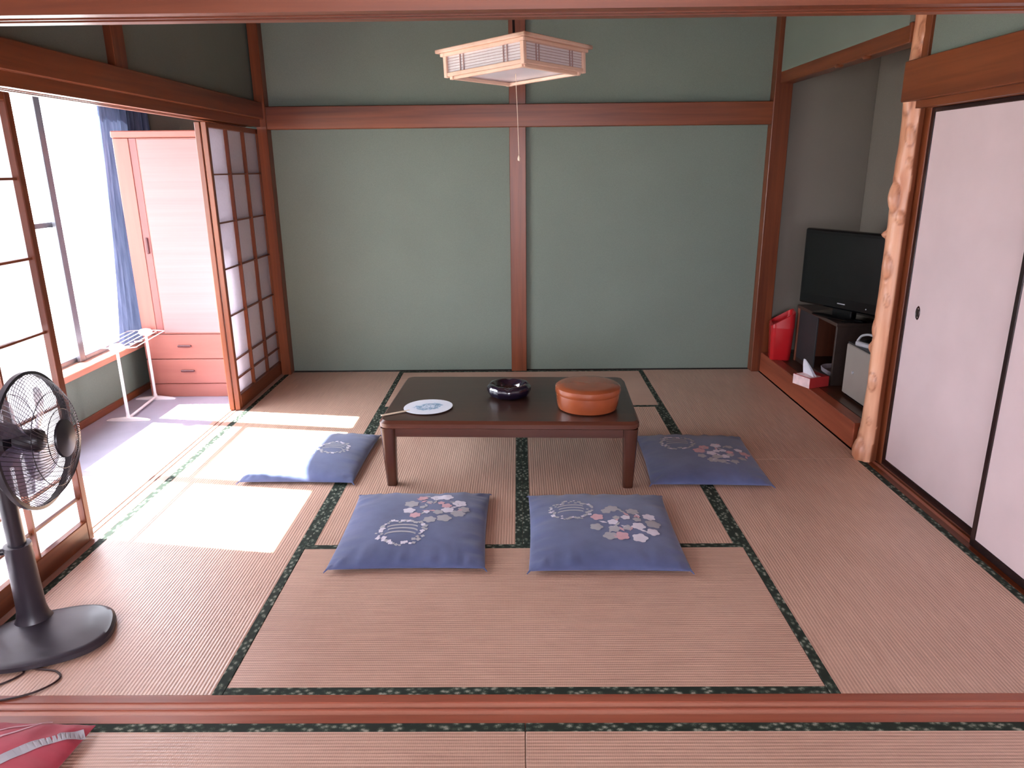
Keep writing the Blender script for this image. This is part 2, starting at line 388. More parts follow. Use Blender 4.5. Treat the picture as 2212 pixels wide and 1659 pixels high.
# ------------------------------------------------------------------ sliding paper screens
SH = 1.772
def shoji(name, y0, y1, xf_, label):
    """xf_: room-side face of the frame"""
    xb = xf_-.032; st = .034
    root = struct(link(name, None), label)
    G().box(xb, xf_, y0, y0+st, .004, SH, .003).obj('stile', M['wood_z'], root)
    G().box(xb, xf_, y1-st, y1, .004, SH, .003).obj('stile', M['wood_z'], root)
    G().box(xb, xf_, y0+st, y1-st, 1.742, SH, .003).obj('top_rail', M['wood_y'], root)
    G().box(xb, xf_, y0+st, y1-st, .004, .096, .003).obj('bottom_rail', M['wood_y'], root)
    ys = [y0+st + (y1-y0-2*st)*k/3 for k in range(4)]
    zs = [.096, .200, .324, .610, .905, 1.187, 1.475, 1.742]
    for y in ys[1:3]: G().box(xb+.006, xf_-.003, y-.005, y+.005, .096, 1.742).obj('vertical_muntin', M['wood_z'], root)
    for z in zs[1:-1]: G().box(xb+.006, xf_-.012, ys[0], ys[3], z-.0045, z+.0045).obj('cross_muntin', M['wood_y'], root)
    for i in range(3):
        for j in range(7):
            G().box(xb+.004, xb+.0052, ys[i], ys[i+1], zs[j], zs[j+1]).obj('paper_pane', M['shoji_paper'], root)
    return root
nd = [0]
def door_name(): nd[0] += 1; return 'door_%d' % nd[0]
shoji(door_name(), .004, .97, -1.824, 'paper lattice screen standing behind the electric fan')
shoji(door_name(), 2.675, 3.612, -1.826, 'paper lattice screen in the far corner beside the wardrobe')
shoji(door_name(), 2.675, 3.612, -1.864, 'paper lattice screen stacked outside the far corner screen')
for k in range(4): shoji(door_name(), -3.59+k*.868, -3.59+k*.868+.90, -1.826 if k % 2 else -1.866, None)

# ------------------------------------------------------------------ plain sliding doors (right)
def fusuma(y0, y1, x, label, pull=None):
    root = struct(link(door_name(), None), label); f = .021; z0, z1 = .006, 1.738
    G().box(x+.004, x+.018, y0+f, y1-f, z0+f, z1-f).obj('panel', M['fusuma'], root)
    for a, b in ((y0, y0+f), (y1-.028, y1)): G().box(x, x+.022, a, b, z0, z1, .003).obj('frame_stile', M['lacquer'], root)
    for a, b in ((z0, z0+.036), (z1-f, z1)): G().box(x, x+.022, y0+f, y1-f, a, b, .003).obj('frame_rail', M['lacquer'], root)
    if pull is not None:
        g = G().lathe([(.012, -.003), (.0125, .0005), (.017, .0025), (.019, 0), (.019, -.003)], 28)
        g.xf(Matrix.Translation((x+.004, pull, .822)) @ Matrix.Rotation(-math.pi/2, 4, 'Y') @ Matrix.Diagonal((1.75, 1, 1, 1)))
        p = g.obj('finger_pull', M['lacquer'], root, 40)
        G().box(x+.0025, x+.0035, pull-.011, pull+.011, .803, .841, .0004).obj('pull_dish', M['lacquer'], p)
    return root
fusuma(.845, 1.716, 1.862, 'cream sliding door with a dark finger pull beside the log pillar', 1.592)
fusuma(.006, .872, 1.816, 'cream sliding door nearest the right picture edge', .10)
for k in range(4): fusuma(-3.58+k*.86, -3.58+k*.86+.88, 1.822 if k % 2 else 1.866, None)

# ------------------------------------------------------------------ log pillar of the alcove
KN = [  # z, angle (deg, 180 = towards -x, 243 = towards the viewer), height, half size z, half size angle
    (2.06, 228, .010, .045, 24), (1.95, 205, .012, .05, 22), (1.62, 228, .009, .045, 20), (1.50, 240, .007, .025, 14), (1.345, 192, .032, .080, 26), (1.25, 235, .012, .03, 17),
    (1.165, 160, .022, .020, 15), (1.015, 203, .018, .062, 25), (.70, 170, .010, .05, 22), (.60, 158, .014, .03, 18), (.43, 205, .015, .045, 22), (.055, 190, .026, .075, 34), (.22, 220, .006, .02, 10), (1.78, 190, .008, .07, 30), (.85, 225, .005, .03, 12)]
def pillar():
    nz, na = 240, 56; V = []; F = []; K = []
    for i in range(nz+1):
        z = CEIL*i/nz
        for k in range(na):
            a = 2*math.pi*k/na
            r = .063 + .006*noise.noise(Vector((math.cos(a)*1.2, math.sin(a)*1.2, z*3.1))) + .004*noise.noise(Vector((z*9, a*.5, 3)))
            r += .014*math.exp(-(z/.10)**2)
            # the sides towards the sliding door are sawn flat
            d = math.radians(303); c = math.cos(a-d)
            flat = .041 + .002*noise.noise(Vector((z*4, 7, 1)))
            sawn = 0.0
            if c > 0 and r*c > flat: r = flat/c; sawn = 1.0
            kn = 0.0
            for zk, ak, h, sz, sa in KN:
                da = (math.degrees(a)-ak+180) % 360-180
                wob = .35*noise.noise(Vector((math.cos(a)*2.2+zk*9, math.sin(a)*2.2, z*7)))
                q = (((z-zk)/sz)**2 + ((da + 90*(z-zk))/sa)**2)*(1+wob)
                if q < 2.4:
                    r += h*math.exp(-q*1.2) - .22*h*math.exp(-((math.sqrt(q)-1.0)/.2)**2)
                    kn = max(kn, .75*math.exp(-((math.sqrt(q)-1.0)/.16)**2)*(.8+.2*math.sin(a*3+zk*20)), .3*math.exp(-q*3))
            V.append((1.846 + r*math.cos(a), 1.812 + r*math.sin(a), z)); K.append((kn, sawn, 0, 1))
    for i in range(nz):
        for k in range(na):
            F.append((i*na+k, i*na+(k+1) % na, (i+1)*na+(k+1) % na, (i+1)*na+k))
    F.append(tuple(reversed(range(na)))); F.append(tuple(nz*na+k for k in range(na)))
    t = NT('peeled_log'); at = t.n('ShaderNodeAttribute', attribute_name='knot'); sp = t.n('ShaderNodeSeparateColor'); t.l(at.outputs['Color'], sp.inputs[0])
    nn = t.n('ShaderNodeTexNoise', Scale=1.0, Detail=5.0); t.l(t.obj((22, 22, 2.0)), nn.inputs['Vector'])
    base = t.ramp(nn.outputs['Fac'], [(.3, lin(190,126,92)), (.7, lin(224,170,136))])
    brown = t.ramp(nn.outputs['Fac'], [(.3, lin(112,54,30)), (.7, lin(150,84,52))])
    def mix(fac, a, b):
        mx = t.n('ShaderNodeMix', data_type='RGBA'); t.l(fac, mx.inputs['Factor']); t.l(a, mx.inputs[6]); t.l(b, mx.inputs[7]); return mx.outputs[2]
    half = t.n('ShaderNodeMath', operation='MULTIPLY'); t.l(sp.outputs[1], half.inputs[0]); half.inputs[1].default_value = .9
    kf = t.n('ShaderNodeMath', operation='MULTIPLY'); t.l(sp.outputs[0], kf.inputs[0]); kf.inputs[1].default_value = .95
    t.l(mix(kf.outputs[0], mix(half.outputs[0], base, brown), brown), t.p.inputs['Base Color'])
    t.set(Roughness=.38, Specular_IOR_Level=.5)
    me = bpy.data.meshes.new('alcove_pillar'); me.from_pydata(V, [], F); me.materials.append(t.mat)
    ca = me.color_attributes.new('knot', 'FLOAT_COLOR', 'POINT')
    for i, c in enumerate(K): ca.data[i].color = c
    me.polygons.foreach_set('use_smooth', [True]*len(me.polygons)); me.set_sharp_from_angle(angle=math.radians(50))
    struct(link('pillar', me), 'peeled knotty log pillar at the corner of the alcove')
pillar()

# ------------------------------------------------------------------ low table
M['table'] = wood('dark_walnut', lin(46,28,22), lin(72,46,36), 'x', .3, 20, .4, .02, .25)
M['table_edge'] = wood('walnut_edge', lin(58,30,22), lin(92,52,38), 'x', .28, 20)
M['table_leg'] = wood('walnut_leg', lin(50,27,20), lin(84,48,36), 'z', .25, 20)
T = thing('low_table', 'low rectangular dark wooden table standing in the middle of the mat room', 'table', (-.052, 1.835, 0), math.radians(-2.0))
def rrect(w, d, r, n=6):
    P = []
    for cx, cy, a0 in ((w/2-r, d/2-r, 0), (-w/2+r, d/2-r, 90), (-w/2+r, -d/2+r, 180), (w/2-r, -d/2+r, 270)):
        for k in range(n+1):
            a = math.radians(a0+90*k/n); P.append((cx+r*math.cos(a), cy+r*math.sin(a)))
    return P
def layered(g, layers, cap=True):
    """stack of same-length outlines [(poly,z)...]"""
    n = len(layers[0][0]); V = []; F = []
    for p, z in layers: V += [(x, y, z) for x, y in p]
    for i in range(len(layers)-1):
        for k in range(n): F.append((i*n+k, i*n+(k+1) % n, (i+1)*n+(k+1) % n, (i+1)*n+k))
    if cap: F.append(tuple(reversed(range(n)))); F.append(tuple((len(layers)-1)*n+k for k in range(n)))
    return g.add(V, F)
tw, td = 1.246, .79
layered(G(), [(rrect(tw-.05, td-.05, .03), .335), (rrect(tw-.028, td-.028, .04), .3455)]).obj('tabletop', M['table'], T, 30)
layered(G(), [(rrect(tw-.02, td-.02, .045), .305), (rrect(tw, td, .055), .311), (rrect(tw, td, .055), .331), (rrect(tw-.03, td-.03, .041), .3445)]).obj('edge_band', M['table_edge'], T, 30)
for s in (-1, 1):
    yy = s*(td/2-.035); G().box(-tw/2+.06, tw/2-.06, yy-.010, yy+.010, .258, .306, .002).obj('apron', M['table_edge'], T)
    xx = s*(tw/2-.035); G().box(xx-.010, xx+.010, -td/2+.06, td/2-.06, .258, .306, .002).obj('apron', M['table_edge'], T)
for sx in (-1, 1):
    for sy in (-1, 1):
        cx, cy = sx*(tw/2-.043), sy*(td/2-.043)
        L = []
        for z, w, o in ((0, .046, .010), (.004, .050, .010), (.15, .060, .003), (.306, .072, 0)):
            L.append(([(x+cx-sx*o*.3, y+cy-sy*o*.3) for x, y in rrect(w, w, w*.28, 3)], z))
        layered(G(), L).obj('leg', M['table_leg'], T, 40)
def on_table(x, y): return (x, y, .3457)

# round lidded box
M['orange_lacquer'] = plain('orange_lacquer', lin(148,76,44), .24, .14, 7, Coat_Weight=.4, Coat_Roughness=.2)
RB = thing('lidded_box', 'round orange lacquer box with a fitted lid on the dark table', 'box', on_table(.328, 1.655))
G().lathe([(0, 0), (.136, 0), (.146, .006), (.152, .03), (.156, .074), (.156, .082), (0, .082)], 64).obj('body', M['orange_lacquer'], RB, 40)
G().lathe([(0, .0825), (.1590, .0825), (.1610, .085), (.1615, .100), (.160, .113), (.150, .121), (.12, .124), (0, .125)], 64).obj('lid', M['orange_lacquer'], RB, 40)

# ashtray
M['indigo_glass'] = plain('indigo_glass', lin(22,16,34), .08, .2, 12, Coat_Weight=.6, Coat_Roughness=.05, Specular_IOR_Level=.8)
A = G(); na, prof = 72, [(0, .004), (.085, 0), (.103, .010), (.114, .034), (.113, .052), (.103, .066), (.088, .069), (.074, .062), (.064, .040), (.055, .022), (.03, .016), (0, .015)]
V = []; F = []; L = len(prof)
for k in range(na):
    a = 2*math.pi*k/na
    for r, z in prof:
        q = 1 + (.018*math.cos(12*a) if r > .09 else 0)
        dz = -.007*max(0, math.cos(4*a))**8 if z > .06 else 0
        V.append((r*q*math.cos(a), r*q*math.sin(a), z+dz))
for k in range(na):
    for i in range(L-1): F.append((k*L+i, ((k+1) % na)*L+i, ((k+1) % na)*L+i+1, k*L+i+1))
tag(A.add(V, F).obj('ashtray', M['indigo_glass'], None, 60, on_table(-.066, 1.862)), 'thick dark indigo glass ashtray in the middle of the table', 'ashtray')

# paper hand fan
M['fan_paper'] = None
def fan_paper():
    t = NT('printed_fan_paper')
    n1 = t.n('ShaderNodeTexNoise', Scale=24.0, Detail=5.0, Distortion=2.0); t.l(t.obj(), n1.inputs['Vector'])
    gr = t.n('ShaderNodeTexGradient'); gr.gradient_type = 'SPHERICAL'; t.l(t.obj((8, 11, 1)), gr.inputs[0])
    mu = t.n('ShaderNodeMath', operation='MULTIPLY'); t.l(n1.outputs['Fac'], mu.inputs[0]); t.l(gr.outputs['Fac'], mu.inputs[1])
    t.l(t.ramp(mu.outputs[0], [(.0, lin(226,232,240)), (.20, lin(222,230,240)), (.25, lin(150,184,210)), (.31, lin(110,146,172)), (.36, lin(216,226,238)), (.42, lin(150,182,206)), (.5, lin(222,230,240))]), t.p.inputs['Base Color'])
    t.set(Roughness=.6); return t.mat
M['bamboo'] = wood('pale_bamboo', lin(206,186,160), lin(232,214,190), 'x', .5)
HF = thing('hand_fan', 'white round paper hand fan with a blue plant print on the table', 'hand fan', (-.468, 1.660, .3462), math.radians(31))
P = []
for k in range(40):
    a = 2*math.pi*k/40; P.append((.121*math.cos(a)*(1+.03*math.cos(2*a)), .117*math.sin(a)))
layered(G(), [(P, .0055), (P, .0070)]).obj('paper_leaf', fan_paper(), HF)
G().box(-.25, -.10, -.007, .007, .002, .0075, .002).obj('handle', M['bamboo'], HF)
for k in range(-4, 5):
    a = math.radians(k*14)
    e = Vector((-.115+.2*math.cos(a), .2*math.sin(a), .0045)); 
    while (e.x/.119)**2+(e.y/.114)**2 > 1: e = Vector((-.115, 0, .0045)).lerp(e, .96)
    G().tube([(-.115, 0, .0045), e], .0009, 5).obj('rib', M['bamboo'], HF)

# ------------------------------------------------------------------ floor cushions
def cloth(name, c1, c2, rough=.8):
    t = NT(name); n = t.n('ShaderNodeTexNoise', Scale=9.0, Detail=5.0); t.l(t.obj(), n.inputs['Vector'])
    wv_ = t.n('ShaderNodeTexNoise', Scale=700.0, Detail=1.0); t.l(t.obj(), wv_.inputs['Vector'])
    t.l(t.ramp(n.outputs['Fac'], [(.3, c1), (.7, c2)]), t.p.inputs['Base Color'])
    t.bump(wv_.outputs['Fac'], .15, .0008); t.set(Roughness=rough, Sheen_Weight=.25, Sheen_Roughness=.5, Specular_IOR_Level=.25); return t.mat
M['blue_cloth'] = cloth('slate_blue_cloth', lin(70,80,116), lin(86,96,134))
M['print_white'] = plain('print_white', lin(214,210,222), .8, .05, 30)
M['print_pink'] = plain('print_pink', lin(204,164,172), .8, .05, 30)
M['print_grey'] = plain('print_grey', lin(170,170,176), .8, .05, 30)
M['print_plum'] = plain('print_plum', lin(66,56,104), .8, .05, 30)
PR = [M['print_white'], M['print_pink'], M['print_grey'], M['print_plum']]
class Cushion:
    def __init__(s, w, d, h, seed): s.w, s.d, s.h, s.seed = w, d, h, seed
    def edge(s, u, v):
        # sides pulled in a little between pointed corners
        x = u*s.w/2*(1-.025*(1-v*v)*abs(u)**3); y = v*s.d/2*(1-.03*(1-u*u)*abs(v)**3); return x, y
    def prof(s, u, v):
        a = max(0, 1-abs(u)**3.2); b = max(0, 1-abs(v)**3.2); return (a*b)**.55
    def top(s, u, v):
        x, y = s.edge(u, v); p = s.prof(u, v)
        e = max(abs(u), abs(v))
        w = .006*noise.noise(Vector((x*5+s.seed, y*5, .3)))
        cr = .010*noise.noise(Vector((x*(34 if abs(v) > abs(u) else 6)+s.seed, y*(6 if abs(v) > abs(u) else 34), 1.7)))*max(0, (e-.55)/.45)*min(1, (1-e)*9+.15)
        return .017 + (s.h-.017)*p + w*p + cr
    def bot(s, u, v):
        p = s.prof(u, v); return .017 - .0145*min(1, p*1.6)
    def z_at(s, x, y): return s.top(max(-.999, min(.999, x/(s.w/2))), max(-.999, min(.999, y/(s.d/2))))
    def mesh(s, name, mt, n=56):
        V = []; F = []; g = lambda t: math.sin(t*math.pi/2)
        def idx(i, j): return i*(n+1)+j
        for i in range(n+1):
            for j in range(n+1):
                u, v = g(2*i/n-1), g(2*j/n-1); x, y = s.edge(u, v); V.append((x, y, s.top(u, v)))
        N = len(V); low = {}
        for i in range(n+1):
            for j in range(n+1):
                if i in (0, n) or j in (0, n): low[i, j] = idx(i, j)
                else:
                    u, v = g(2*i/n-1), g(2*j/n-1); x, y = s.edge(u, v); low[i, j] = len(V); V.append((x, y, s.bot(u, v)))
        for i in range(n):
            for j in range(n):
                F.append((idx(i, j), idx(i+1, j), idx(i+1, j+1), idx(i, j+1)))
                F.append((low[i, j], low[i, j+1], low[i+1, j+1], low[i+1, j]))
        return G().add(V, F).mesh(name, mt, 75)
def decal(c, g, pts, cm):
    """small printed shape following the cushion's top"""
    cx = sum(p[0] for p in pts)/len(pts); cy = sum(p[1] for p in pts)/len(pts); g.cur = cm; n = len(pts)
    mid = [((p[0]+cx)/2, (p[1]+cy)/2) for p in pts]
    V = [(x, y, c.z_at(x, y)+.0014) for x, y in list(pts)+mid+[(cx, cy)]]
    F = [(k, (k+1) % n, n+(k+1) % n, n+k) for k in range(n)] + [(n+k, n+(k+1) % n, 2*n) for k in range(n)]
    g.add(V, F)
def blossom(c, g, x, y, r, petals, rot, cm, deep=.35):
    pts = []
    N = petals*5
    for k in range(N):
        a = 2*math.pi*k/N; q = r*(1-deep+deep*abs(math.cos(petals*a/2))**.7)
        pts.append((x+q*math.cos(a+rot), y+q*math.sin(a+rot)))
    decal(c, g, pts, cm)
def cluster(c, cx, cy, R, rg):
    g = G(); g.m = []
    for k in range(11):
        a = 2*math.pi*k/11+rg.uniform(-.15, .15); r = R*rg.uniform(.78, .95)
        blossom(c, g, cx+r*math.cos(a), cy+r*math.sin(a), R*rg.uniform(.17, .26), rg.choice((5, 5, 6)), rg.uniform(0, 6), rg.choice((0, 0, 1, 2, 2)))
    for k in range(7):
        a = 2*math.pi*k/7+.4; r = R*rg.uniform(.3, .5)
        blossom(c, g, cx+r*math.cos(a), cy+r*math.sin(a), R*rg.uniform(.11, .22), 5, rg.uniform(0, 6), rg.choice((0, 2, 1)))
    for k in range(16):
        a = rg.uniform(0, 6.28); r = R*rg.uniform(.2, 1.02); t = rg.uniform(0, 6.28); l = R*.15
        x, y = cx+r*math.cos(a), cy+r*math.sin(a); dx, dy = math.cos(t)*l, math.sin(t)*l
        decal(c, g, [(x-dx, y-dy), (x+dy*.35, y-dx*.35), (x+dx, y+dy), (x-dy*.35, y+dx*.35)], rg.choice((0, 2, 1)))
    return g
def wreath(c, cx, cy, R, rg):
    g = G()
    for k in range(46):
        a = 2*math.pi*k/46; r = R*rg.uniform(.74, 1.0)
        blossom(c, g, cx+r*math.cos(a), cy+r*math.sin(a), R*rg.uniform(.06, .12), 4, rg.uniform(0, 6), rg.choice((0, 2, 2)), .5)
    for y0, a0, a1 in ((.25, 20, 165), (-.02, 10, 150), (-.3, 25, 170)):   # wave crests inside the wreath
        arc = [(cx+R*(.62*math.cos(math.radians(a0+(a1-a0)*k/9))), cy+R*(y0+.26*math.sin(math.radians(a0+(a1-a0)*k/9)))) for k in range(10)]
        for (xa, ya), (xb, yb) in zip(arc, arc[1:]):
            w = R*.055; decal(c, g, [(xa, ya-w), (xb, yb-w), (xb, yb+w), (xa, ya+w)], 2)
    return g
def zabuton(loc, rot, w, d, h, seed, label, big, small):
    c = Cushion(w, d, h, seed); rg = random.Random(seed)
    T_ = thing('floor_cushion', label, 'cushion', loc, math.radians(rot), 'blue floor cushions around the table')
    link('cover', c.mesh('cover', M['blue_cloth']), T_)
    cluster(c, big[0], big[1], big[2], rg).obj('blossom_print', PR, T_)
    wreath(c, small[0], small[1], small[2], rg).obj('wreath_print', PR, T_)
    for sx in (-1, 1):
        for sy in (-1, 1):
            x, y = sx*w/2*.985, sy*d/2*.985; G().tube([(x, y, .017), (x+sx*.012, y+sy*.012, .008)], [.004, .002], 6).obj('corner_tassel', M['blue_cloth'], T_)
    return T_
zabuton((-.458, 1.013, .001), .5, .615, .672, .066, 3, 'blue floor cushion in front of the table, the one nearer the electric fan', (.083, .10, .135), (-.043, -.12, .108))
zabuton((.335, .990, .001), -.6, .622, .668, .068, 11, 'blue floor cushion in front of the table, the one nearer the alcove', (.088, -.035, .138), (-.127, .088, .095))
zabuton((.930, 1.768, .001), -2.5, .585, .665, .064, 23, 'blue floor cushion at the alcove end of the table, wholly in shade', (.112, -.035, .128), (-.098, .118, .10))
zabuton((-1.112, 1.828, .001), -1.5, .575, .668, .064, 31, 'blue floor cushion half bleached by sunlight at the window end of the table', (-.105, -.06, .13), (.10, .02, .095))

# red cushion in the front room
M['red_cloth'] = cloth('red_cloth', lin(158,50,66), lin(188,76,92))
c = Cushion(.60, .62, .07, 51)
RC = thing('red_cushion', 'red floor cushion with white swirl print before the threshold', 'cushion', (-1.512, -.435, .001), math.radians(-3))
link('cover', c.mesh('cover', M['red_cloth']), RC)
g = G()
def band(pts, w, cm):
    pts = bez(pts, 8)
    for i in range(len(pts)-1):
        p, q = pts[i], pts[i+1]; t = (q-p).normalized(); n_ = Vector((-t.y, t.x, 0))
        wa_ = w(i/(len(pts)-1)) if callable(w) else w; wb_ = w((i+1)/(len(pts)-1)) if callable(w) else w
        decal(c, g, [tuple((p-n_*wa_).xy), tuple((q-n_*wb_).xy), tuple((q+n_*wb_).xy), tuple((p+n_*wa_).xy)], cm)
band([(.295, .27, 0), (.23, .215, 0), (.16, .12, 0), (.10, .02, 0), (.02, -.1, 0)], .017, 2)
band([(.19, .295, 0), (.10, .25, 0), (.02, .19, 0)], .0035, 1)
band([(.17, .285, 0), (.11, .215, 0), (.03, .155, 0)], .0035, 1)
band([(.11, .215, 0), (.095, .17, 0)], .0035, 1)
for px, py in ((-.02, .19), (0, .10), (-.12, .05), (-.1, -.12), (.16, -.14), (-.2, .18)): blossom(c, g, px, py, .045, 5, px*9, 0)
decal(c, g, [(.045, .14), (.06, .05), (.0, -.02), (-.04, .1)], 0)
g.obj('swirl_print', PR, RC)['kind'] = 'stuff'

# ------------------------------------------------------------------ electric fan
M['fan_black'] = plain('dark_plastic', lin(36,33,40), .32, .12, 14)
M['fan_base'] = plain('charcoal_plastic', lin(46,42,50), .34, .1, 10)
def smoke():
    t = NT('smoked_blade_plastic'); n = t.n('ShaderNodeTexNoise', Scale=6.0); t.l(t.obj(), n.inputs['Vector'])
    t.l(t.ramp(n.outputs['Fac'], [(.3, lin(120,112,134)), (.7, lin(150,142,164))]), t.p.inputs['Base Color'])
    t.set(Roughness=.2, Alpha=.62); return t.mat
PX, PY = -1.675, .340
EF = thing('pedestal_fan', 'dark grey pedestal fan standing before the paper screen', 'electric fan', (PX, PY, 0))
def superel(a, b, n, N=56): return [(a*math.copysign(abs(math.cos(t))**(2/n), math.cos(t)), b*math.copysign(abs(math.sin(t))**(2/n), math.sin(t))) for t in [2*math.pi*k/N for k in range(N)]]
g = layered(G(), [(superel(.194, .150, 2.7), 0), (superel(.202, .158, 2.7), .006), (superel(.201, .157, 2.7), .020), (superel(.193, .148, 2.7), .028), (superel(.182, .137, 2.7), .0285), (superel(.15, .10, 2.6), .036), (superel(.07, .05, 2.2), .040), (superel(.01, .01, 2), .041)])
g.xf(Matrix.Translation((.090, -.075, .001)) @ rotm('Z', 22)).obj('base', M['fan_base'], EF, 40)
G().lathe([(0, .028), (.060, .030), (.050, .05), (.044, .08), (.0395, .30), (.041, .305), (.041, .318), (.034, .320), (0, .320)], 32).obj('lower_pole', M['fan_base'], EF, 35)
G().lathe([(0, .318), (.027, .318), (.026, .56), (.024, .60), (0, .60)], 28).obj('upper_pole', M['fan_black'], EF, 35)
G().tube([(-.035, -.02, .302), (-.055, -.032, .302)], [.012, .010], 12).obj('clamp_knob', M['fan_black'], EF, 40)
AX = Vector((math.cos(math.radians(7)), math.sin(math.radians(7)), 0.03)).normalized()
HC = Vector((0, 0, .675)) + AX*.122        # centre of the rim
FM = Matrix.Translation(HC) @ AX.to_track_quat('Z', 'X').to_matrix().to_4x4()   # local z = axis
R_ = .214
motor = G().lathe([(0, -.215), (.03, -.213), (.052, -.195), (.062, -.16), (.064, -.10), (.058, -.065), (.03, -.06), (0, -.06)], 32).xf(FM).obj('motor_housing', M['fan_black'], EF, 40)
G().box(-.032, .032, -.028, .028, .585, .64, .008).obj('neck', M['fan_black'], EF)
G().lathe([(0, -.055), (.038, -.05), (.038, .01), (.030, .022), (0, .026)], 28).xf(FM).obj('blade_hub', M['fan_black'], EF, 40)
for b in range(4):
    g = G(); V = []; F = []; nu, nv = 10, 8
    for i in range(nu+1):
        r = .030 + (.185-.030)*i/nu; wd = math.radians(30+34*math.sin(math.pi*min(1, i/nu*.62+.15)))
        for j in range(nv+1):
            q = j/nv-.5; a = math.radians(90*b+22) + wd*q + .35*(i/nu)
            rr = r*(1-.10*(2*q)**2*(i/nu)); V.append((rr*math.cos(a), rr*math.sin(a), -.02+.050*q*(1-.3*i/nu)))
    for i in range(nu):
        for j in range(nv): F.append((i*(nv+1)+j, (i+1)*(nv+1)+j, (i+1)*(nv+1)+j+1, i*(nv+1)+j+1))
    n0 = len(V); V += [(x, y, z-.0022) for x, y, z in V]; F += [tuple(reversed([k+n0 for k in f])) for f in F]
    if b == 0: M['smoke'] = smoke()
    g.add(V, F).xf(FM).obj('blade', M['smoke'], EF, 60)
def dome(r, front):   # height of the guard over the rim plane
    t = min(1, r/R_); return (.092 if front else -.088)*(1-t**3.2)**.8
def guard(front, n):
    g = G()
    for k in range(n):
        a = 2*math.pi*k/n; P = []
        for i in range(11):
            r = .045+(R_-.045)*i/10; aa = a + .55*(1-i/10)*(1 if front else -1)
            P.append((r*math.cos(aa), r*math.sin(aa), dome(r, front)))
        g.tube(P, .0011, 4, cap=False)
    for r in (.095, .150):
        g.tube([(r*math.cos(2*math.pi*k/48), r*math.sin(2*math.pi*k/48), dome(r, front)) for k in range(48)], .0015, 5, closed=True)
    return g.xf(FM)
guard(True, 84).obj('front_guard', M['fan_black'], EF, 60)
guard(False, 72).obj('rear_guard', M['fan_black'], EF, 60)
G().lathe([(R_-.003, -.009), (R_+.006, -.008), (R_+.007, .008), (R_-.003, .009)], 72, closed=True).xf(FM).obj('guard_rim', M['fan_black'], EF, 40)
G().lathe([(0, .086), (.048, .085), (.062, .088), (.060, .095), (.02, .101), (0, .102)], 36).xf(FM).obj('front_badge', M['fan_black'], EF, 40)
G().tube(bez([(.06, -.205, .004), (.14, -.222, .004), (.215, -.235, .004), (.245, -.275, .004), (.20, -.335, .005), (.10, -.372, .005), (-.02, -.392, .005), (-.20, -.41, .005)]), .0032, 7).tube(bez([(.00, -.215, .004), (.10, -.228, .004), (.112, -.255, .004), (.06, -.305, .004), (-.05, -.335, .004), (-.2, -.36, .004)]), .0032, 7).obj('power_cord', plain('cord_black', lin(40,14,16), .45), EF, 60)

# ------------------------------------------------------------------ towel rack on the veranda
M['white_plastic'] = plain('white_plastic', lin(238,228,232), .35, .03, 20)
RK = thing('towel_rack', 'low white folding towel rack standing by the veranda window', 'towel rack', (-2.485, 2.715, 0))
for s, hx in ((-1, .022), (1, -.02)):
    y = s*.222
    g = G()
    ft = [( -.135, .010, .005), (-.11, .014, .012), (0, .022, .022), (.11, .014, .012), (.135, .010, .005)]
    V = []; F = []
    for x, w, h in ft: V += [(x+hx, y-w, .0005), (x+hx, y+w, .0005), (x+hx, y+w*.8, h), (x+hx, y-w*.8, h)]
    for i in range(len(ft)-1):
        for k in range(4): F.append((i*4+k, i*4+(k+1) % 4, (i+1)*4+(k+1) % 4, (i+1)*4+k))
    F += [(0, 1, 2, 3), (16, 19, 18, 17)]
    g.add(V, F).obj('foot', M['white_plastic'], RK, 50)
    G().tube([(hx, y, .012), (hx, y, .045), (hx, y, .47)], [.016, .0095, .0085], 14).obj('post', M['white_plastic'], RK, 50)
    G().lathe([(0, .448), (.028, .450), (.042, .462), (.044, .474), (.034, .488), (.012, .494), (0, .494)], 26, (hx, y, 0)).obj('hub', M['white_plastic'], RK, 50)
    loop = []
    for k in range(24):
        a = math.pi*k/23; loop.append((hx-.125*math.cos(a), y+s*.035*math.sin(a), .474))
    G().tube(loop, .0034, 7).obj('end_wire', M['white_plastic'], RK, 60)
G().tube([(.022, -.222, .016), (-.02, .222, .016)], .0085, 10).obj('stretcher', M['white_plastic'], RK, 60)
for k in range(6):
    x = -.122+.244*k/5
    G().tube([(x+.022, -.222, .474), (x-.02, .222, .474)], .003, 6).obj('rail_wire', M['white_plastic'], RK, 60)

# ------------------------------------------------------------------ wardrobe
M['ward'] = wood('salmon_veneer', lin(156,94,84), lin(174,110,98), 'z', .4, 14)
M['ward_x'] = wood('salmon_veneer_x', lin(154,92,82), lin(172,108,96), 'x', .4, 14)
M['ward_strip'] = wood('rose_strip', lin(138,78,76), lin(156,92,88), 'z', .35, 14)
M['ward_panel'] = wood('pale_wicker_panel', lin(145,118,117), lin(154,127,125), 'x', .6, 60)
M['bronze'] = plain('bronze_handle', lin(92,48,52), .35, .1, 20)
WD = thing('wardrobe', 'tall salmon wooden wardrobe with two drawers at the end of the veranda', 'wardrobe', (-2.255, 2.985, 0))
xl, xr, dp = -.30, .30, .58
G().box(xl, xr, .012, dp, .06, 1.70, .003).obj('carcass', M['ward'], WD)
G().box(xl-.004, xr+.004, -.006, dp, 1.70, 1.742, .006).obj('cornice', M['ward_x'], WD)
G().box(xl, xr, 0.004, .03, .0, .092, .002).obj('plinth', M['ward_x'], WD)
d1 = G().box(xl+.004, -.196, -.004, .012, .446, 1.697, .003).obj('door', M['ward'], WD)
d2 = G().box(-.148, xr-.004, -.004, .012, .446, 1.697, .003).obj('door', M['ward'], WD)
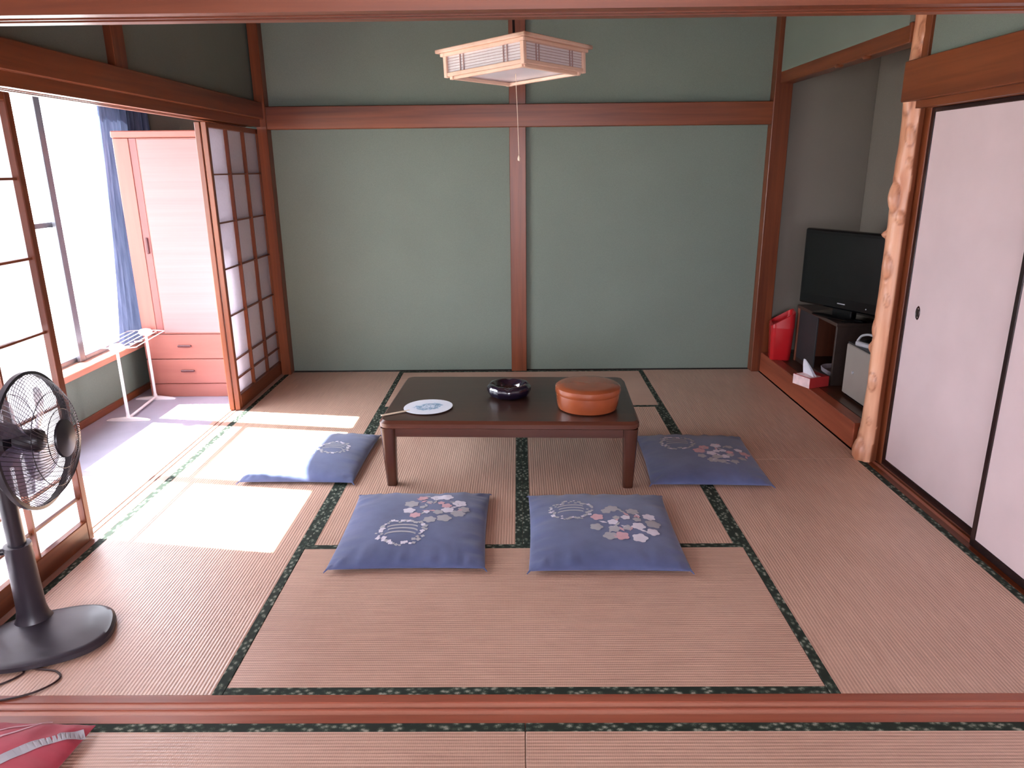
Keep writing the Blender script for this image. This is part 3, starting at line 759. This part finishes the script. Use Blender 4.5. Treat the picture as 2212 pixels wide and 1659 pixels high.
G().box(-.140, xr-.012, -.0065, -.003, .455, 1.688, .001).obj('wicker_panel', M['ward_panel'], d2)
st = G().box(-.195, -.149, -.001, .012, .446, 1.697, .002).obj('centre_strip', M['ward_strip'], WD)
G().box(-.180, -.164, -.012, 0, .98, 1.085, .004).obj('pull', M['bronze'], st)
for z0, z1 in ((.272, .440), (.098, .266)):
    dr = G().box(xl+.004, xr-.004, -.004, .014, z0, z1, .003).obj('drawer', M['ward_x'], WD)
    G().box(-.066, .026, -.020, -.003, (z0+z1)/2-.001, (z0+z1)/2+.012, .004).obj('handle', M['bronze'], dr)

# ------------------------------------------------------------------ curtain
def curtain_mat():
    t = NT('blue_curtain'); t.t.nodes.remove(t.p)
    nz = t.n('ShaderNodeTexNoise', Scale=1.0, Detail=3.0); t.l(t.obj((60, 60, 2)), nz.inputs['Vector'])
    cr = t.ramp(nz.outputs['Fac'], [(.3, lin(80,88,114)), (.7, lin(104,112,142))])
    d = t.n('ShaderNodeBsdfDiffuse'); tr = t.n('ShaderNodeBsdfTranslucent'); mx = t.n('ShaderNodeMixShader', Fac=.14)
    t.l(cr, d.inputs['Color']); t.l(cr, tr.inputs['Color']); t.l(d.outputs[0], mx.inputs[1]); t.l(tr.outputs[0], mx.inputs[2]); t.l(mx.outputs[0], t.out.inputs['Surface']); return t.mat
g = G(); V = []; F = []; nu, nz_ = 150, 30
for j in range(nz_+1):
    t_ = j/nz_; z = .376+(1.935-.376)*t_
    yl = 2.86+.20*t_**.8; yr = 3.69
    for i in range(nu+1):
        u = i/nu; y = yl+(yr-yl)*u
        x = -2.655 + .019*math.sin(2*math.pi*u*11+.6*math.sin(3*t_)) + .008*math.sin(2*math.pi*u*4+2*t_)
        V.append((x, y, z))
for j in range(nz_):
    for i in range(nu): a = j*(nu+1)+i; F.append((a, a+1, a+nu+2, a+nu+1))
CU = thing('curtain', 'blue grey pleated curtain drawn to the far end of the window', 'curtain', (0, 0, 0))
cm_ = g.add(V, F).obj('cloth', curtain_mat(), CU, 80)
G().tube([(-2.655, 0.02, 1.945), (-2.655, 3.72, 1.945)], .010, 10).obj('rail', M['alu'], CU, 50)

# ------------------------------------------------------------------ hanging lamp
M['pale_wood'] = wood('pale_lamp_wood', lin(216,180,154), lin(234,204,182), 'x', .5, 18)
M['lamp_bar'] = wood('lamp_bar_wood', lin(150,124,122), lin(184,156,148), 'x', .5, 18)
M['lamp_paper'] = paper('lamp_paper', (.93, .91, .91, 1), .35)
M['lamp_diff'] = plain('white_diffuser', lin(226,226,236), .25, .03, 6)
LP = thing('hanging_lamp', 'square pale wooden hanging lamp with paper sides above the table', 'lamp', (-.018, 1.80, 1.905))
LP.rotation_euler = (math.radians(-2.6), 0, math.radians(45+6.5))
hs = .222
for k in range(4):
    Q = rotm('Z', 90*k)
    G().box(-hs-.035, hs+.035, hs-.004, hs+.035, .098, .114, .003).box(-hs-.02, hs+.02, hs-.006, hs+.018, .084, .098, .002).xf(Q).obj('top_rim', M['pale_wood'], LP)
    G().box(-hs-.006, hs+.006, hs-.008, hs+.008, .0, .016, .002).xf(Q).obj('bottom_frame', M['pale_wood'], LP)
    G().box(-hs+.004, hs-.004, hs-.030, hs-.012, -.012, .002, .002).xf(Q).obj('diffuser_frame', M['pale_wood'], LP)
    G().box(hs-.010, hs+.010, hs-.010, hs+.010, -.004, .09, .002).xf(Q).obj('corner_post', M['pale_wood'], LP)
    sh = G().box(-hs+.008, hs-.008, hs-.003, hs-.0015, .014, .086).xf(Q).obj('paper_side', M['lamp_paper'], LP)
    for x in (-.135, -.115, .115, .135):
        G().box(x-.0022, x+.0022, hs-.001, hs+.003, .014, .086).xf(Q).obj('upright_bar', M['lamp_bar'], sh)
    for i in range(5):
        z = .028+.0115*i
        G().box(-hs+.008, hs-.008, hs-.001, hs+.0012, z-.0007, z+.0007).xf(Q).obj('slat', M['lamp_bar'], sh)
G().box(-hs+.014, hs-.014, -hs+.014, hs-.014, .006, .010).obj('diffuser', M['lamp_diff'], LP)
G().box(-.06, .06, -.06, .06, .09, .125, .01).obj('fitting', M['lamp_diff'], LP)
G().tube([(0, 0, .12), (0, 0, CEIL-1.905)], .006, 8).obj('hanging_rod', M['lacquer'], LP)
cd = G().tube([(0.0, 0.0, .004), (.002, .0, -.18), (0.0, .0, -.355)], .0013, 6).obj('pull_cord', M['bamboo'], LP)
G().lathe([(0, -.380), (.006, -.376), (.0065, -.366), (.003, -.354), (0, -.352)], 14).obj('cord_knob', M['bamboo'], cd, 50)

# ------------------------------------------------------------------ alcove contents
M['tv_black'] = plain('gloss_black_plastic', lin(8,9,11), .18, .1, 12)
M['screen'] = plain('dark_screen', lin(6,9,9), .22, .1, 5)
FL = .147
Z_TV = .565
# tv stand
M['stand'] = wood('dark_stand_board', lin(40,30,26), lin(60,46,40), 'y', .4, 16)
M['stand_edge'] = wood('stand_edge_wood', lin(96,48,30), lin(132,72,46), 'z', .45, 16)
M['stand_back'] = plain('stand_back_board', lin(120,92,84), .7, .08, 8)
ang = math.radians(0)
M['smoked'] = plain('smoked_panel', lin(40,38,40), .6, .1, 10)
TS = thing('tv_stand', 'dark open tv stand in the alcove beside the red bin', 'tv stand', (2.19, 2.98, FL))
w_, h_ = .66, .404            # along y, height
G().box(-.23, .215, -.33, .33, h_-.022, h_, .002).obj('top_board', M['stand'], TS)
G().box(-.225, .215, .31, .33, 0, h_-.022, .002).obj('side_board', M['stand_edge'], TS)
G().box(-.225, .215, -.33, -.31, 0, h_-.022, .002).obj('side_board', M['stand'], TS)
G().box(.20, .213, -.31, .31, .03, h_-.022).obj('back_board', M['stand_back'], TS)
G().box(-.215, .20, -.31, .31, .0, .03, .002).obj('bottom_board', M['stand'], TS)
G().box(-.215, -.205, .0, .31, .03, h_-.022, .001).obj('smoked_door', M['smoked'], TS)
tray = G()
layered(tray, [(superel(.10, .115, 3), 0), (superel(.115, .133, 3), .006), (superel(.12, .138, 3), .030), (superel(.116, .134, 3), .034), (superel(.10, .115, 3), .010)])
tag(tray.obj('tray', plain('pale_tray_plastic', lin(150,142,150), .4), None, 50, (2.11, 2.825, FL+.0305)), 'pale rounded tray lying inside the tv stand', 'tray')
# television
TV = thing('television', 'black flat screen television on the stand in the alcove', 'television', (2.075, 2.835, FL+h_+.001), math.radians(25.5))
# local: screen faces -x, width along y
G().box(-.030, .030, -.350, .350, .050, .545, .012, 2).obj('casing', M['tv_black'], TV)
G().box(-.0325, -.029, -.318, .318, .120, .518, .001).obj('screen', M['screen'], TV)
G().box(.028, .075, -.24, .24, .11, .45, .02).obj('rear_cover', M['tv_black'], TV)
G().box(-.02, .035, -.075, .075, .008, .075, .006).obj('neck', M['tv_black'], TV)
layered(G(), [(superel(.115, .20, 3.2), 0), (superel(.118, .205, 3.2), .004), (superel(.11, .195, 3.2), .012), (superel(.07, .12, 3), .017)]).obj('foot', M['tv_black'], TV, 40)
M['silver'] = plain('silver_plastic', lin(190,192,198), .3, .05, 20, Metallic=.4)
G().box(-.0335, -.0295, -.030, .030, .086, .0925, .0015).obj('maker_badge', M['silver'], TV)
G().tube([(-.031, -.19, .085), (-.0345, -.19, .085)], .004, 10).obj('power_lamp', M['silver'], TV)
# red bin
M['red_plastic'] = plain('red_plastic', lin(176,28,34), .25, .08, 10)
BN = thing('waste_bin', 'red plastic waste bin with an open swing top in the alcove corner', 'waste bin', (1.888, 3.385, FL+.001), math.radians(-14))
layered(G(), [(rrect(.135, .185, .03), 0), (rrect(.14, .19, .032), .004), (rrect(.158, .215, .036), .235)]).obj('body', M['red_plastic'], BN, 40)
g = G()
L0 = rrect(.162, .22, .038); L1 = rrect(.158, .216, .036)
n_ = len(L0); V = [(x, y, .236) for x, y in L0] + [(x, y, .300+ .050*(x/.08)) for x, y in L1] + [(x*.86, y*.86, .302+.050*(x*.86/.08)) for x, y in L1] + [(x*.84, y*.84, .25) for x, y in L1]
F = [tuple(reversed(range(n_)))]
for r_ in range(3):
    for k in range(n_): F.append((r_*n_+k, r_*n_+(k+1) % n_, (r_+1)*n_+(k+1) % n_, (r_+1)*n_+k))
F.append(tuple(3*n_+k for k in range(n_)))
g.add(V, F).obj('collar', M['red_plastic'], BN, 40)
G().box(-.055, .055, -.088, .088, .258, .262, .001).xf(Matrix.Translation((0, 0, .035)) @ rotm('Y', -38) @ Matrix.Translation((0, 0, -.235))).obj('swing_flap', M['red_plastic'], BN)
# tissue box
M['red_card'] = plain('red_card', lin(170,44,44), .6, .08, 14)
M['white_card'] = plain('pale_pink_card', lin(226,196,196), .6, .12, 34)
M['tissue'] = paper('tissue_paper', (.86, .87, .93, 1), .3)
TB = thing('tissue_box', 'red and white tissue box with a tissue pulled up, on the alcove floor', 'tissue box', (1.850, 2.680, FL+.001), math.radians(22))
G().box(-.078, .078, -.073, .073, 0, .066, .002).obj('carton', M['red_card'], TB)
G().box(-.0795, -.0775, -.0715, .0715, .002, .064).obj('side_label', M['white_card'], TB)
G().box(-.07, .02, -.06, .06, .0655, .0668).obj('top_label', M['white_card'], TB)
g = G(); V = []; F = []; n = 10
for j in range(n+1):
    t_ = j/n
    for i in range(n+1):
        s_ = i/n-.5; wd = .10*(1-.88*t_**1.1)
        V.append((-.020 - .03*t_ + .012*math.sin(3*s_+2*t_)*(1-t_), s_*wd*2*.62 + .02*t_, .064+.105*t_ - .02*abs(s_)*(1-t_)))
for j in range(n):
    for i in range(n): a = j*(n+1)+i; F.append((a, a+1, a+n+2, a+n+1))
g.add(V, F)
V2 = [(x+.022*(1-(z-.064)/.105)+.002, y, z) for x, y, z in V]; g.add(V2, F)
g.obj('tissue', M['tissue'], TB, 70)
# grey cabinet (small safe / refrigerator)
M['grey_door'] = plain('grey_enamel', lin(150,142,134), .35, .03, 8)
M['dark_top'] = plain('dark_grey_top', lin(54,52,52), .4, .08, 10)
SF = thing('small_cabinet', 'low grey cabinet with a round lock behind the log pillar', 'cabinet', (2.178, 2.208, FL))
G().box(-.195, .205, -.265, .265, .018, .322, .004).obj('body', M['dark_top'], SF)
G().box(-.22, -.196, -.265, .265, .018, .322, .005).obj('door', M['grey_door'], SF)
G().box(-.215, .205, -.267, .267, .322, .332, .003).obj('top', M['dark_top'], SF)
G().box(-.20, .19, -.26, .26, 0.0, .018).obj('plinth', M['tv_black'], SF)
G().tube([(-.219, .145, .170), (-.2265, .145, .170)], .0085, 16).obj('lock', M['silver'], SF, 40)
# generic silver device on the cabinet, its exact kind unknown
PH = thing('silver_device', 'silver and black device with a curved handle on the grey cabinet', 'silver_device', (2.03, 2.30, FL+.3325), math.radians(20))
G().box(-.05, .05, -.09, .09, 0, .028, .006).obj('body', M['silver'], PH)
G().box(-.035, .04, -.07, .07, .028, .034, .003).obj('keypad', M['tv_black'], PH)
G().tube(bez([(-.035, .085, .028), (-.03, .06, .062), (-.03, 0, .078), (-.03, -.06, .062), (-.035, -.085, .028)]), [.007]*49, 10).obj('handle', M['silver'], PH, 60)
